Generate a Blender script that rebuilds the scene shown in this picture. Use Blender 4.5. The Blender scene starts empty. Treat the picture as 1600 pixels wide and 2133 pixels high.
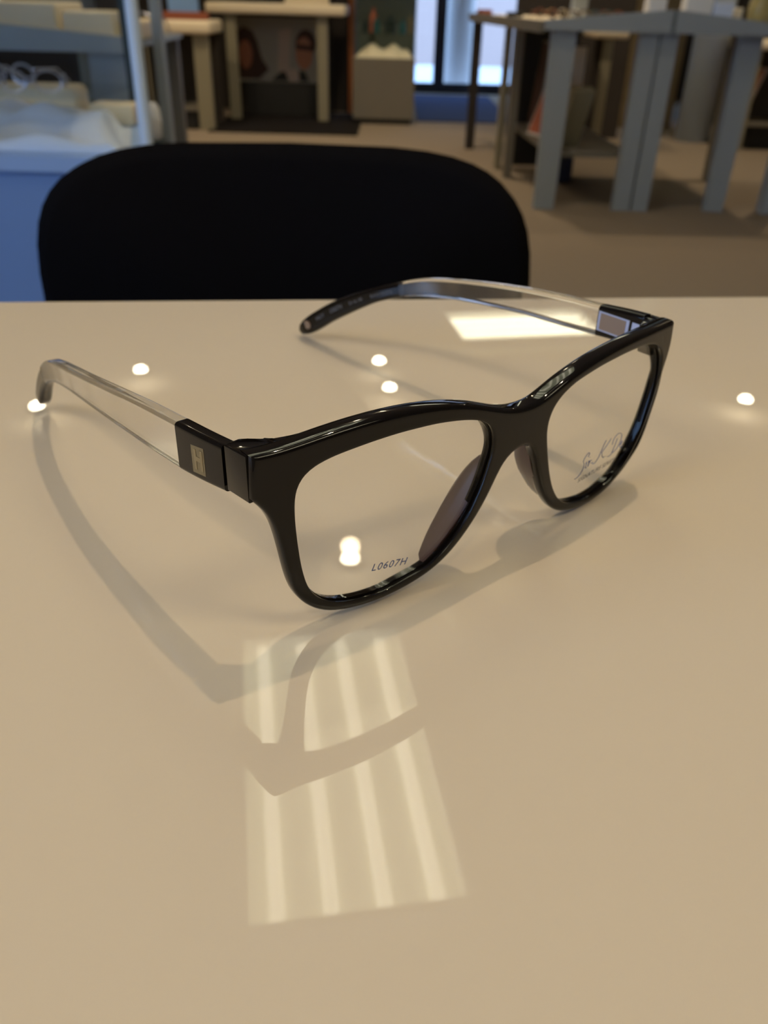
import bpy, bmesh, math, random
from mathutils import Vector, Matrix
from mathutils.geometry import delaunay_2d_cdt
random.seed(7)
PI = math.pi
C = bpy.data.collections.new('scene'); bpy.context.scene.collection.children.link(C)
sc = bpy.context.scene

# ------------------------------------------------------------------ camera
DESK_Z = 0.75
cam_data = bpy.data.cameras.new('camera'); cam = bpy.data.objects.new('camera', cam_data); C.objects.link(cam)
sc.camera = cam
cr = Vector((0.99959825, 0.01507448, 0.02400194)); cu = Vector((-0.02834314, 0.53164294, 0.84649421)); cf = Vector((0, 0.84683443, -0.53185661))
M = Matrix((cr, cu, -cf)).transposed().to_4x4(); M.translation = Vector((0, 0, DESK_Z + 0.125936))
cam.matrix_world = M
cam_data.sensor_fit = 'HORIZONTAL'; cam_data.sensor_width = 36.0; cam_data.lens = 1700.7 / 1600 * 36
cam_data.clip_start = 0.01; cam_data.clip_end = 80
cam_data.dof.use_dof = True; cam_data.dof.focus_distance = 0.172; cam_data.dof.aperture_fstop = 26

# ------------------------------------------------------------------ world, lights, exposure
w = bpy.data.worlds.new('world'); sc.world = w; w.use_nodes = True
bg = w.node_tree.nodes['Background']; bg.inputs[0].default_value = (0.36, 0.58, 1.0, 1); bg.inputs[1].default_value = 5.5
sc.view_settings.view_transform = 'Standard'; sc.view_settings.look = 'None'
sc.view_settings.exposure = 0.0; sc.view_settings.gamma = 1.0; sc.view_settings.use_curve_mapping = False
sc.cycles.use_denoising = True; sc.cycles.max_bounces = 14; sc.cycles.transmission_bounces = 12; sc.cycles.transparent_max_bounces = 24
sc.cycles.glossy_bounces = 6; sc.cycles.diffuse_bounces = 4; sc.cycles.sample_clamp_indirect = 4.0
WARM = (1.0, 0.78, 0.50)
DOWNLIGHT_POWER = 2.7      # the two downlights over the desk
DISTANT_POWER = 7.0        # those further into the shop
TUBE_STRENGTH = 8.0
FILL_POWER = 8.5       # fill lamps under the two added troffers behind the desk user

# ------------------------------------------------------------------ helpers
def tag(o, label=None, cat=None, group=None, kind=None):
    if label: o['label'] = label
    if cat: o['category'] = cat
    if group: o['group'] = group
    if kind: o['kind'] = kind
    return o
def thing(name, label, cat, loc=(0, 0, 0), rz=0.0, group=None):
    o = bpy.data.objects.new(name, None); C.objects.link(o); o.empty_display_size = 0.02
    o.location = loc; o.rotation_euler = (0, 0, rz)
    return tag(o, label, cat, group)
def mesh_obj(name, verts, faces, mat, parent=None, smooth=False, angle=None):
    me = bpy.data.meshes.new(name); me.from_pydata([tuple(v) for v in verts], [], [tuple(f) for f in faces]); me.update()
    bm = bmesh.new(); bm.from_mesh(me); bmesh.ops.recalc_face_normals(bm, faces=bm.faces[:])
    for f in bm.faces: f.smooth = smooth
    if smooth and angle:
        for e in bm.edges:
            if len(e.link_faces) == 2 and e.calc_face_angle(0) > angle: e.smooth = False
    bm.to_mesh(me); bm.free()
    if mat: me.materials.append(mat)
    o = bpy.data.objects.new(name, me); C.objects.link(o)
    if parent: o.parent = parent
    return o
class MB:
    def __init__(s): s.bm = bmesh.new()
    def box(s, x0, x1, y0, y1, z0, z1, bev=0.0, seg=2, rz=0.0, piv=(0, 0)):
        r = bmesh.ops.create_cube(s.bm, size=1.0); vs = r['verts']
        for v in vs: v.co = Vector(((x0 + x1) / 2 + v.co.x * (x1 - x0), (y0 + y1) / 2 + v.co.y * (y1 - y0), (z0 + z1) / 2 + v.co.z * (z1 - z0)))
        if bev > 0:
            es = list({e for v in vs for e in v.link_edges})
            r = bmesh.ops.bevel(s.bm, geom=es, offset=bev, segments=seg, affect='EDGES', profile=0.5)
            vs = list({v for f in r['faces'] for v in f.verts} | {v for v in vs if v.is_valid})
        if rz:
            R = Matrix.Rotation(rz, 3, 'Z'); p = Vector((piv[0], piv[1], 0))
            for v in vs: v.co = R @ (v.co - p) + p
        return vs
    def prism(s, pts, z0, z1, bev=0.0):
        b = [s.bm.verts.new((x, y, z0)) for x, y in pts]; t = [s.bm.verts.new((x, y, z1)) for x, y in pts]
        n = len(pts); s.bm.faces.new(b[::-1]); s.bm.faces.new(t)
        for i in range(n): s.bm.faces.new((b[i], b[(i + 1) % n], t[(i + 1) % n], t[i]))
        if bev:
            es = list({e for v in b + t for e in v.link_edges}); bmesh.ops.bevel(s.bm, geom=es, offset=bev, segments=2, affect='EDGES', profile=0.5)
    def lathe(s, prof, seg=24, x=0, y=0, z=0):
        rings = []
        for r, h in prof:
            rings.append([s.bm.verts.new((x + r * math.cos(2 * PI * i / seg), y + r * math.sin(2 * PI * i / seg), z + h)) for i in range(seg)])
        for a, b in zip(rings[:-1], rings[1:]):
            for i in range(seg): s.bm.faces.new((a[i], a[(i + 1) % seg], b[(i + 1) % seg], b[i]))
        s.bm.faces.new(rings[0][::-1]); s.bm.faces.new(rings[-1])
    def tube(s, pts, r, seg=8, closed=False):
        pts = [Vector(p) for p in pts]; n = len(pts); rings = []; up0 = None
        for i, p in enumerate(pts):
            a = pts[(i - 1) % n] if (i > 0 or closed) else p; b = pts[(i + 1) % n] if (i < n - 1 or closed) else p
            d = (b - a).normalized(); u = up0 if up0 is not None else (Vector((0, 0, 1)) if abs(d.z) < .9 else Vector((1, 0, 0)))
            e1 = (u - d * u.dot(d)).normalized(); e2 = d.cross(e1); up0 = e1
            rr = r[i] if isinstance(r, (list, tuple)) else r
            rings.append([s.bm.verts.new(p + rr * (math.cos(2 * PI * k / seg) * e1 + math.sin(2 * PI * k / seg) * e2)) for k in range(seg)])
        m = n if closed else n - 1
        for i in range(m):
            a, b = rings[i], rings[(i + 1) % n]
            for k in range(seg): s.bm.faces.new((a[k], a[(k + 1) % seg], b[(k + 1) % seg], b[k]))
        if not closed: s.bm.faces.new(rings[0][::-1]); s.bm.faces.new(rings[-1])
    def build(s, name, mat, parent=None, smooth=False, angle=0.6):
        bmesh.ops.recalc_face_normals(s.bm, faces=s.bm.faces[:])
        for f in s.bm.faces: f.smooth = smooth
        if smooth:
            for e in s.bm.edges:
                if len(e.link_faces) == 2 and e.calc_face_angle(0) > angle: e.smooth = False
        me = bpy.data.meshes.new(name); s.bm.to_mesh(me); s.bm.free()
        if mat: me.materials.append(mat)
        o = bpy.data.objects.new(name, me); C.objects.link(o)
        if parent: o.parent = parent
        return o
def copy_tree(o, parent=None):
    c = o.copy(); C.objects.link(c); c.parent = parent
    for ch in list(o.children): copy_tree(ch, c)
    return c

# ------------------------------------------------------------------ materials
def mat(name, col, rough=0.5, metal=0.0, spec=0.5, coat=0.0, coat_rough=0.03, emis=None, noise=0.0, nscale=20.0, bump=0.0, trans=0.0, ior=1.5):
    m = bpy.data.materials.new(name); m.use_nodes = True; nt = m.node_tree; b = nt.nodes['Principled BSDF']
    b.inputs['Base Color'].default_value = (*col, 1); b.inputs['Roughness'].default_value = rough; b.inputs['Metallic'].default_value = metal
    b.inputs['Specular IOR Level'].default_value = spec; b.inputs['Coat Weight'].default_value = coat; b.inputs['Coat Roughness'].default_value = coat_rough
    b.inputs['Transmission Weight'].default_value = trans; b.inputs['IOR'].default_value = ior
    if emis: b.inputs['Emission Color'].default_value = (*emis[0], 1); b.inputs['Emission Strength'].default_value = emis[1]
    if noise or bump:
        tc = nt.nodes.new('ShaderNodeTexCoord'); n = nt.nodes.new('ShaderNodeTexNoise'); n.inputs['Scale'].default_value = nscale; n.inputs['Detail'].default_value = 6
        nt.links.new(tc.outputs['Object'], n.inputs['Vector'])
        if noise:
            mx = nt.nodes.new('ShaderNodeMix'); mx.data_type = 'RGBA'
            mx.inputs[6].default_value = (*[max(0, c * (1 - noise)) for c in col], 1); mx.inputs[7].default_value = (*[min(1, c * (1 + noise)) for c in col], 1)
            nt.links.new(n.outputs['Fac'], mx.inputs[0]); nt.links.new(mx.outputs[2], b.inputs['Base Color'])
        if bump:
            bp = nt.nodes.new('ShaderNodeBump'); bp.inputs['Strength'].default_value = bump; bp.inputs['Distance'].default_value = 0.002
            nt.links.new(n.outputs['Fac'], bp.inputs['Height']); nt.links.new(bp.outputs[0], b.inputs['Normal'])
    return m
def sheet_glass(name, tint=(1, 1, 1), ior=1.5, gloss=1.0):
    m = bpy.data.materials.new(name); m.use_nodes = True; nt = m.node_tree; nt.nodes.clear()
    o = nt.nodes.new('ShaderNodeOutputMaterial'); mx = nt.nodes.new('ShaderNodeMixShader'); t = nt.nodes.new('ShaderNodeBsdfTransparent'); g = nt.nodes.new('ShaderNodeBsdfGlossy')
    f = nt.nodes.new('ShaderNodeFresnel'); ge = nt.nodes.new('ShaderNodeNewGeometry'); mr = nt.nodes.new('ShaderNodeMapRange'); mr.inputs[3].default_value = ior; mr.inputs[4].default_value = 1 / ior; nt.links.new(ge.outputs['Backfacing'], mr.inputs[0]); nt.links.new(mr.outputs[0], f.inputs[0]); t.inputs[0].default_value = (*tint, 1); g.inputs['Roughness'].default_value = 0.0
    ml = nt.nodes.new('ShaderNodeMath'); ml.operation = 'MULTIPLY'; ml.inputs[1].default_value = gloss
    nt.links.new(f.outputs[0], ml.inputs[0]); nt.links.new(ml.outputs[0], mx.inputs[0]); nt.links.new(t.outputs[0], mx.inputs[1]); nt.links.new(g.outputs[0], mx.inputs[2]); nt.links.new(mx.outputs[0], o.inputs[0])
    return m
def crystal(name):
    m = bpy.data.materials.new(name); m.use_nodes = True; nt = m.node_tree; nt.nodes.clear()
    o = nt.nodes.new('ShaderNodeOutputMaterial'); mx = nt.nodes.new('ShaderNodeMixShader'); t = nt.nodes.new('ShaderNodeBsdfTransparent'); g = nt.nodes.new('ShaderNodeBsdfGlass')
    g.inputs['IOR'].default_value = 1.49; g.inputs['Roughness'].default_value = 0.0; g.inputs['Color'].default_value = (1, 1, 1, 1); t.inputs[0].default_value = (0.96, 0.95, 0.93, 1)
    mx.inputs[0].default_value = 0.88
    nt.links.new(t.outputs[0], mx.inputs[1]); nt.links.new(g.outputs[0], mx.inputs[2]); nt.links.new(mx.outputs[0], o.inputs[0])
    return m
M_black = mat('black_acetate', (0.005, 0.004, 0.004), rough=0.04, spec=0.29)
M_pad = mat('dark_brown_acetate', (0.075, 0.038, 0.028), rough=0.3, spec=0.5)
M_crystal = crystal('crystal_acetate')
M_lens = sheet_glass('demo_lens', (0.99, 0.99, 0.985), 1.5, 1.0)
M_glass = sheet_glass('showcase_glass', (0.975, 0.99, 0.985), 1.5, 0.3)
M_window = sheet_glass('window_glass', (0.95, 0.98, 1.0), 1.5, 0.7)
M_gold = mat('gold_plate', (0.24, 0.18, 0.085), rough=0.4, metal=0.5, noise=.35, nscale=900)
M_gold2 = mat('bright_gold', (0.34, 0.26, 0.13), rough=0.35, metal=0.6)
M_silver = mat('silver_frame', (0.45, 0.46, 0.55), rough=0.35, metal=0.9)
M_bronze = mat('brown_plate', (0.30, 0.20, 0.13), rough=0.4, metal=0.2)
M_ink = mat('blue_ink', (0.02, 0.065, 0.26), rough=0.6)
M_ink2 = mat('dark_ink', (0.07, 0.075, 0.13), rough=0.6)
M_greyink = mat('grey_ink', (0.16, 0.15, 0.145), rough=0.6)
M_desk = mat('back_painted_white_glass', (0.76, 0.645, 0.49), rough=0.7, spec=0.0, coat=1.0, coat_rough=0.004)
M_desk2 = mat('desk_carcass', (0.72, 0.69, 0.63), rough=0.45)
M_chair = mat('black_fabric', (0.007, 0.0065, 0.0075), rough=0.9, spec=0.0, bump=0.4, nscale=900)
M_darkmetal = mat('black_metal', (0.02, 0.02, 0.022), rough=0.4, metal=0.6)
M_carpet = mat('brown_carpet', (0.25, 0.205, 0.158), rough=0.95, spec=0.05, noise=0.18, nscale=160, bump=0.5)
M_mat = mat('black_mat', (0.012, 0.010, 0.010), rough=0.9, spec=0.1, noise=0.2, nscale=90)
M_bluemat = mat('blue_mat', (0.035, 0.05, 0.11), rough=0.9, spec=0.1, noise=0.2, nscale=60)
M_wall = mat('warm_wall', (0.42, 0.35, 0.27), rough=0.85, noise=0.04, nscale=6)
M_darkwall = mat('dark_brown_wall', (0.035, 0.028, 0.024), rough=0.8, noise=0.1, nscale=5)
M_ceiling = mat('ceiling_tile', (0.62, 0.57, 0.50), rough=0.9, noise=0.05, nscale=60)
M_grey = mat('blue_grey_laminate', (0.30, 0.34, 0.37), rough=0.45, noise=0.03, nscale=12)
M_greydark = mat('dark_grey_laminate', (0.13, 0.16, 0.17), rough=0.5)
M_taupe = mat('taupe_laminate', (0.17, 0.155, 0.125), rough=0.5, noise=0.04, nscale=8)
M_cream = mat('cream_top', (0.80, 0.70, 0.52), rough=0.5)
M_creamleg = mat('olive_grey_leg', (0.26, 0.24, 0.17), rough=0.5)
M_bluecab = mat('blue_cabinet', (0.17, 0.30, 0.62), rough=0.5)
M_ledge = mat('blue_ledge', (0.30, 0.46, 0.80), rough=0.5)
M_coolwhite = mat('cool_white_paint', (0.50, 0.60, 0.72), rough=0.5)
M_cloth = mat('white_cloth', (0.66, 0.75, 0.95), rough=0.8)
M_white = mat('white_paint', (0.78, 0.78, 0.78), rough=0.5)
M_chrome = mat('satin_post', (0.66, 0.80, 0.98), rough=0.35)
M_green = mat('dark_green_metal', (0.02, 0.035, 0.035), rough=0.4)
M_navy = mat('navy_frame', (0.012, 0.020, 0.05), rough=0.4)
M_blackbox = mat('black_box', (0.010, 0.010, 0.010), rough=0.6)
M_orange = mat('orange_panel', (0.50, 0.15, 0.04), rough=0.6)
M_blue = mat('blue_card', (0.20, 0.38, 0.75), rough=0.6)
M_red = mat('russet_card', (0.25, 0.07, 0.035), rough=0.6)
M_tan = mat('tan_wood', (0.20, 0.145, 0.075), rough=0.6, noise=0.2, nscale=10)
M_teal = mat('teal_bottle', (0.03, 0.10, 0.11), rough=0.25)
M_pave = mat('pavement', (0.85, 0.85, 0.85), rough=0.9, noise=0.05, nscale=5)
M_lilac = mat('lilac_render', (0.50, 0.36, 0.30), rough=0.9)
M_tube = mat('fluorescent_tube', (1, 1, 1), emis=((1.0, 0.93, 0.68), TUBE_STRENGTH * 0.60))
M_louvre = mat('troffer_diffuser', (0.6, 0.6, 0.5), rough=0.6, emis=((0.90, 0.95, 0.68), 0.9))
M_lampdisc = mat('downlight_lens', (1, 1, 1), emis=((1.0, 0.88, 0.62), 55.0))
M_tile = mat('wall_poster_grey', (0.34, 0.33, 0.31), rough=0.6)
M_skin = mat('poster_skin', (0.42, 0.16, 0.10), rough=0.6)
M_skin2 = mat('poster_skin_pale', (0.45, 0.20, 0.13), rough=0.6)
M_hair = mat('poster_hair', (0.05, 0.018, 0.014), rough=0.6)
M_suit = mat('poster_suit', (0.012, 0.014, 0.014), rough=0.6)
M_pink = mat('poster_pale_shape', (0.50, 0.40, 0.36), rough=0.6)
M_terr = mat('terracotta_card', (0.45, 0.13, 0.07), rough=0.6)
M_yellow = mat('patterned_gold_glass', (0.45, 0.36, 0.14), rough=0.3, noise=0.5, nscale=40)
M_outcol = mat('outdoor_column_paint', (0.88, 0.84, 0.80), rough=0.8)
M_caseback = mat('grey_green_back', (0.10, 0.12, 0.10), rough=0.6)

# ------------------------------------------------------------------ the setting
def struct(name, mb, m, parent=None): return tag(mb.build(name, m, parent), kind='structure') if parent is None else mb.build(name, m, parent)
X0, X1, Y0, Y1, ZC = -3.0, 4.6, -2.8, 10.2, 3.0
b = MB(); b.box(X0 - .2, X1 + .2, Y0 - .2, Y1 + .2, -0.1, 0.0); struct('floor', b, M_carpet)
b = MB(); b.box(X0 - .2, X1 + .2, Y0 - .2, Y1 + .2, ZC + .12, ZC + .22); ceil = struct('ceiling', b, M_ceiling)
# left wall with a big shop window (daylight)
b = MB(); b.box(X0 - .2, X0, Y0, -2.7, 0, ZC + .12); b.box(X0 - .2, X0, -.1, Y1, 0, ZC + .12); b.box(X0 - .2, X0, -2.7, -.1, 0, .35); b.box(X0 - .2, X0, -2.7, -.1, 2.6, ZC + .12)
struct('wall_left', b, M_wall)
wn = tag(thing('window_1', None, None), kind='structure')
b = MB(); b.box(X0 - .12, X0 - .06, -2.7, -2.64, .35, 2.6); b.box(X0 - .12, X0 - .06, -.16, -.1, .35, 2.6); b.box(X0 - .12, X0 - .06, -2.64, -.16, .35, .41); b.box(X0 - .12, X0 - .06, -2.64, -.16, 2.54, 2.6); b.box(X0 - .12, X0 - .06, -1.43, -1.37, .41, 2.54)
b.build('window_frame', M_navy, wn)
for y0, y1 in ((-2.64, -1.43), (-1.37, -.16)):
    b = MB(); b.box(X0 - .095, X0 - .085, y0, y1, .41, 2.54); b.build('pane', M_window, wn)
b = MB(); b.box(X1, X1 + .2, Y0, Y1, 0, ZC + .12); struct('wall_right', b, M_wall)
b = MB(); b.box(X0, X1, Y0 - .2, Y0, 0, ZC + .12); struct('wall_front', b, M_wall)
# back wall with the glazed shop entrance
DX0, DX1 = -0.60, 2.40
b = MB(); b.box(X0, DX0, Y1, Y1 + .2, 0, ZC + .12); b.box(DX1, X1, Y1, Y1 + .2, 0, ZC + .12); b.box(DX0, DX1, Y1, Y1 + .2, 2.3, ZC + .12); struct('wall_back', b, M_darkwall)
dr = tag(thing('door_1', None, None), kind='structure')
b = MB()
b.box(DX0, DX0 + .06, Y1 + .02, Y1 + .10, 0, 2.3); b.box(DX1 - .06, DX1, Y1 + .02, Y1 + .10, 0, 2.3); b.box(DX0 + .06, DX1 - .06, Y1 + .02, Y1 + .10, 2.22, 2.3)
b.box(.405, .525, Y1 + .02, Y1 + .10, 0, 2.22)
b.box(DX0 + .06, .405, Y1 + .03, Y1 + .09, 0, .10); b.box(.525, DX1 - .06, Y1 + .03, Y1 + .09, 0, .10)
b.build('door_frame', M_navy, dr)
for x0, x1 in ((DX0 + .06, .405), (.525, DX1 - .06)):
    b = MB(); b.box(x0, x1, Y1 + .055, Y1 + .065, .10, 2.22); b.build('pane', M_window, dr)
b = MB(); b.tube([(.36, Y1 - .04, .9), (.36, Y1 - .04, 1.5)], .012); b.build('door_handle', M_silver, dr)
# outside the entrance
b = MB(); b.box(-6, 8, Y1 + .2, Y1 + 8, -.12, -.02); struct('pavement', b, M_pave)
b = MB(); b.box(-6, 8, Y1 + 5.0, Y1 + 5.3, -.02, 5.0); tag(b.build('neighbouring_building', M_lilac), 'lilac rendered wall seen through the entrance glass', 'building')
b = MB(); b.box(X0, X0 + .012, Y0, Y1, 0, .1); struct('baseboard_left', b, M_darkwall)
b = MB(); b.box(X0 + .012, DX0, Y1 - .012, Y1, 0, .1); b.box(DX1, X1 - .012, Y1 - .012, Y1, 0, .1); struct('baseboard_back', b, M_darkwall)
b = MB(); b.box(X1 - .012, X1, Y0, Y1, 0, .1); struct('baseboard_right', b, M_darkwall)
# ceiling tiles: a suspended grid of separate tiles where the shop is lit
TW = 0.62
TROFFERS = [((-0.15, 2.115), 10.0, 0.68, 1.30, 'over the desk'), ((1.18, 6.96), 101.0, 0.66, 1.26, 'ahead near the round column'), ((-1.5, -0.9), 90.0, 0.62, 1.24, 'behind the desk user to the left'), ((1.5, -0.6), 90.0, 0.62, 1.24, 'behind the desk user to the right')]  # last two are added out of view, only as soft fill for the desk

# lighting fittings
def troffer(x, y, deg, wd, ln, where):
    t = thing('ceiling_troffer', 'recessed fluorescent troffer with four tubes, ' + where, 'ceiling light', (x, y, ZC), math.radians(deg), 'recessed troffers')
    b = MB(); a, c = wd / 2, ln / 2
    b.box(-a - .03, a + .03, -c - .03, -c, 0, .1); b.box(-a - .03, a + .03, c, c + .03, 0, .1); b.box(-a - .03, -a, -c, c, 0, .1); b.box(a, a + .03, -c, c, 0, .1)
    b.build('frame', M_white, t)
    b = MB(); b.box(-a, a, -c, c, .085, .10); b.build('diffuser', M_louvre, t)
    for k in range(4):
        xx = -a + wd * (k + .5) / 4
        b = MB(); b.tube([(xx, -c + .02, .05), (xx, c - .02, .05)], .024, 10); b.build('tube', M_tube, t, True)
for (p, deg, wd, ln, where) in TROFFERS:
    troffer(p[0], p[1], deg, wd, ln, where)
    if 'behind' in where:  # added area lamps raise the ambient light and soften shadows on the desk
        L = bpy.data.lights.new('fill_lamp', 'AREA'); L.shape = 'RECTANGLE'; L.size = ln * .95; L.size_y = wd * .95; L.energy = FILL_POWER; L.color = (1.0, .79, .51)
        lo = bpy.data.objects.new('fill_lamp', L); C.objects.link(lo); lo.location = (p[0], p[1], ZC - .01)
def downlight(x, y, power, where, aim=True, rad=.045):
    t = thing('ceiling_downlight', 'round recessed downlight ' + where, 'ceiling light', (x, y, ZC), 0, 'ceiling downlights')
    b = MB(); n = 24; b.lathe([(.085, .0), (.085, .02), (.062, .02), (.062, .004), (.085, 0)], n); b.build('trim_ring', M_white, t, True)
    b = MB(); b.lathe([(.044, .004), (.044, 0), (.042, -.009), (.035, -.018), (.025, -.025), (.012, -.029), (.003, -.030)], n); b.build('lamp_lens', M_lampdisc, t, True)
    L = bpy.data.lights.new('downlight_lamp', 'SPOT'); L.energy = power * 12; L.color = WARM; L.shadow_soft_size = rad; L.spot_size = math.radians(120); L.spot_blend = .9
    lo = bpy.data.objects.new('downlight_lamp', L); C.objects.link(lo); lo.location = (0, 0, -0.075); lo.parent = t
    return t
downlight(.30, .85, DOWNLIGHT_POWER, 'just beyond the desk edge', rad=.018)
downlight(-.20, -1.60, DOWNLIGHT_POWER, 'behind the desk user', rad=.018)
for x, y, wh, p in ((-.162, 3.333, 'in front of the shop aisle', .5), (-.071, 5.974, 'by the glass case', 1), (.015, 5.469, 'in mid aisle', .6), (-1.836, 5.667, 'above the small cream table', 1), (-2.355, 4.994, 'near the left wall', .7), (2.573, 5.435, 'right of the display gondola', 1.2)):
    downlight(x, y, DISTANT_POWER * p, wh)

# ------------------------------------------------------------------ the eyeglasses (local frame in mm: s across, q backwards, z up)
OUT = [(-72.88,49.57),(-73.3,39.7),(-72.33,38.55),(-71.39,37.37),(-70.5,36.16),(-69.72,34.87),(-69.07,33.51),(-68.54,32.1),(-68.1,30.66),(-67.72,29.2),(-67.38,27.73),(-67.07,26.25),(-66.78,24.78),(-66.5,23.29),(-66.23,21.81),(-65.96,20.33),(-65.68,18.85),(-65.38,17.37),(-65.04,15.9),(-64.65,14.45),(-64.19,13.01),(-63.62,11.62),(-62.94,10.27),(-62.14,8.99),(-61.24,7.78),(-60.23,6.67),(-59.12,5.65),(-57.92,4.75),(-56.64,3.95),(-55.28,3.29),(-53.88,2.74),(-52.44,2.29),(-50.98,1.93),(-49.5,1.64),(-48.01,1.42),(-46.51,1.25),(-45.01,1.14),(-43.5,1.08),(-42,1.07),(-40.49,1.11),(-38.99,1.2),(-37.48,1.33),(-35.99,1.5),(-34.49,1.7),(-33.01,1.95),(-31.53,2.24),(-30.06,2.59),(-28.6,2.98),(-27.17,3.43),(-25.76,3.96),(-24.38,4.57),(-23.04,5.26),(-21.75,6.03),(-20.5,6.89),(-19.31,7.81),(-18.17,8.8),(-17.08,9.84),(-16.04,10.92),(-15.03,12.04),(-14.06,13.2),(-13.13,14.39),(-12.24,15.6),(-11.39,16.84),(-10.58,18.11),(-9.81,19.41),(-9.08,20.73),(-8.39,22.07),(-7.73,23.42),(-7.09,24.79),(-6.43,26.14),(-5.72,27.47),(-4.88,28.72),(-3.83,29.8),(-2.6,30.66),(-1.22,31.25),(0.26,31.54),(1.76,31.54),(3.21,31.16),(4.44,30.31),(5.41,29.16),(6.17,27.87),(6.82,26.51),(7.44,25.13),(8.04,23.75),(8.64,22.37),(9.26,20.99),(9.88,19.62),(10.52,18.26),(11.19,16.91),(11.89,15.57),(12.62,14.25),(13.38,12.95),(14.19,11.68),(15.05,10.44),(15.95,9.23),(16.91,8.07),(17.94,6.97),(19.05,5.95),(20.23,5.01),(21.48,4.17),(22.8,3.44),(24.16,2.8),(25.56,2.26),(27,1.79),(28.46,1.41),(29.93,1.09),(31.41,0.83),(32.91,0.63),(34.41,0.48),(35.91,0.38),(37.42,0.31),(38.92,0.3),(40.43,0.34),(41.93,0.44),(43.43,0.59),(44.92,0.84),(46.39,1.18),(47.83,1.6),(49.24,2.13),(50.6,2.78),(51.9,3.54),(53.15,4.39),(54.33,5.32),(55.45,6.33),(56.5,7.41),(57.5,8.54),(58.45,9.71),(59.32,10.94),(60.14,12.2),(60.9,13.5),(61.6,14.84),(62.21,16.22),(62.76,17.62),(63.25,19.05),(63.67,20.49),(64.02,21.96),(64.33,23.43),(64.6,24.92),(64.84,26.4),(65.04,27.9),(65.22,29.39),(65.39,30.89),(65.56,32.39),(65.76,33.88),(65.99,35.37),(66.25,36.86),(66.5,38.34),(66.69,39.84),(66.78,41.34),(66.74,42.85),(66.57,44.34),(66.29,45.83),(65.95,47.29),(65.58,48.75),(65.12,50.15),(62.81,50.19),(60.78,50.24),(58.75,50.29),(56.72,50.34),(54.69,50.4),(52.67,50.44),(50.64,50.47),(48.61,50.48),(46.58,50.49),(44.55,50.46),(42.52,50.42),(40.49,50.36),(38.47,50.27),(36.44,50.15),(34.42,50),(32.4,49.83),(30.38,49.61),(28.37,49.35),(26.36,49.06),(24.36,48.71),(22.37,48.31),(20.39,47.87),(18.43,47.37),(16.47,46.83),(14.54,46.23),(12.62,45.56),(10.72,44.84),(8.84,44.1),(6.92,43.43),(4.95,42.95),(2.94,42.69),(0.91,42.65),(-1.11,42.81),(-3.11,43.12),(-5.09,43.58),(-7.03,44.15),(-8.95,44.82),(-10.85,45.53),(-12.75,46.25),(-14.65,46.95),(-16.56,47.62),(-18.5,48.24),(-20.45,48.8),(-22.41,49.3),(-24.39,49.73),(-26.39,50.12),(-28.39,50.45),(-30.4,50.72),(-32.41,50.95),(-34.43,51.14),(-36.46,51.28),(-38.48,51.38),(-40.51,51.44),(-42.54,51.47),(-44.57,51.45),(-46.6,51.39),(-48.62,51.31),(-50.65,51.18),(-52.67,51.02),(-54.69,50.83),(-56.71,50.62),(-58.72,50.38),(-60.74,50.14),(-62.75,49.92),(-64.77,49.72),(-66.8,49.57),(-68.82,49.5),(-70.85,49.51)]
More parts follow.
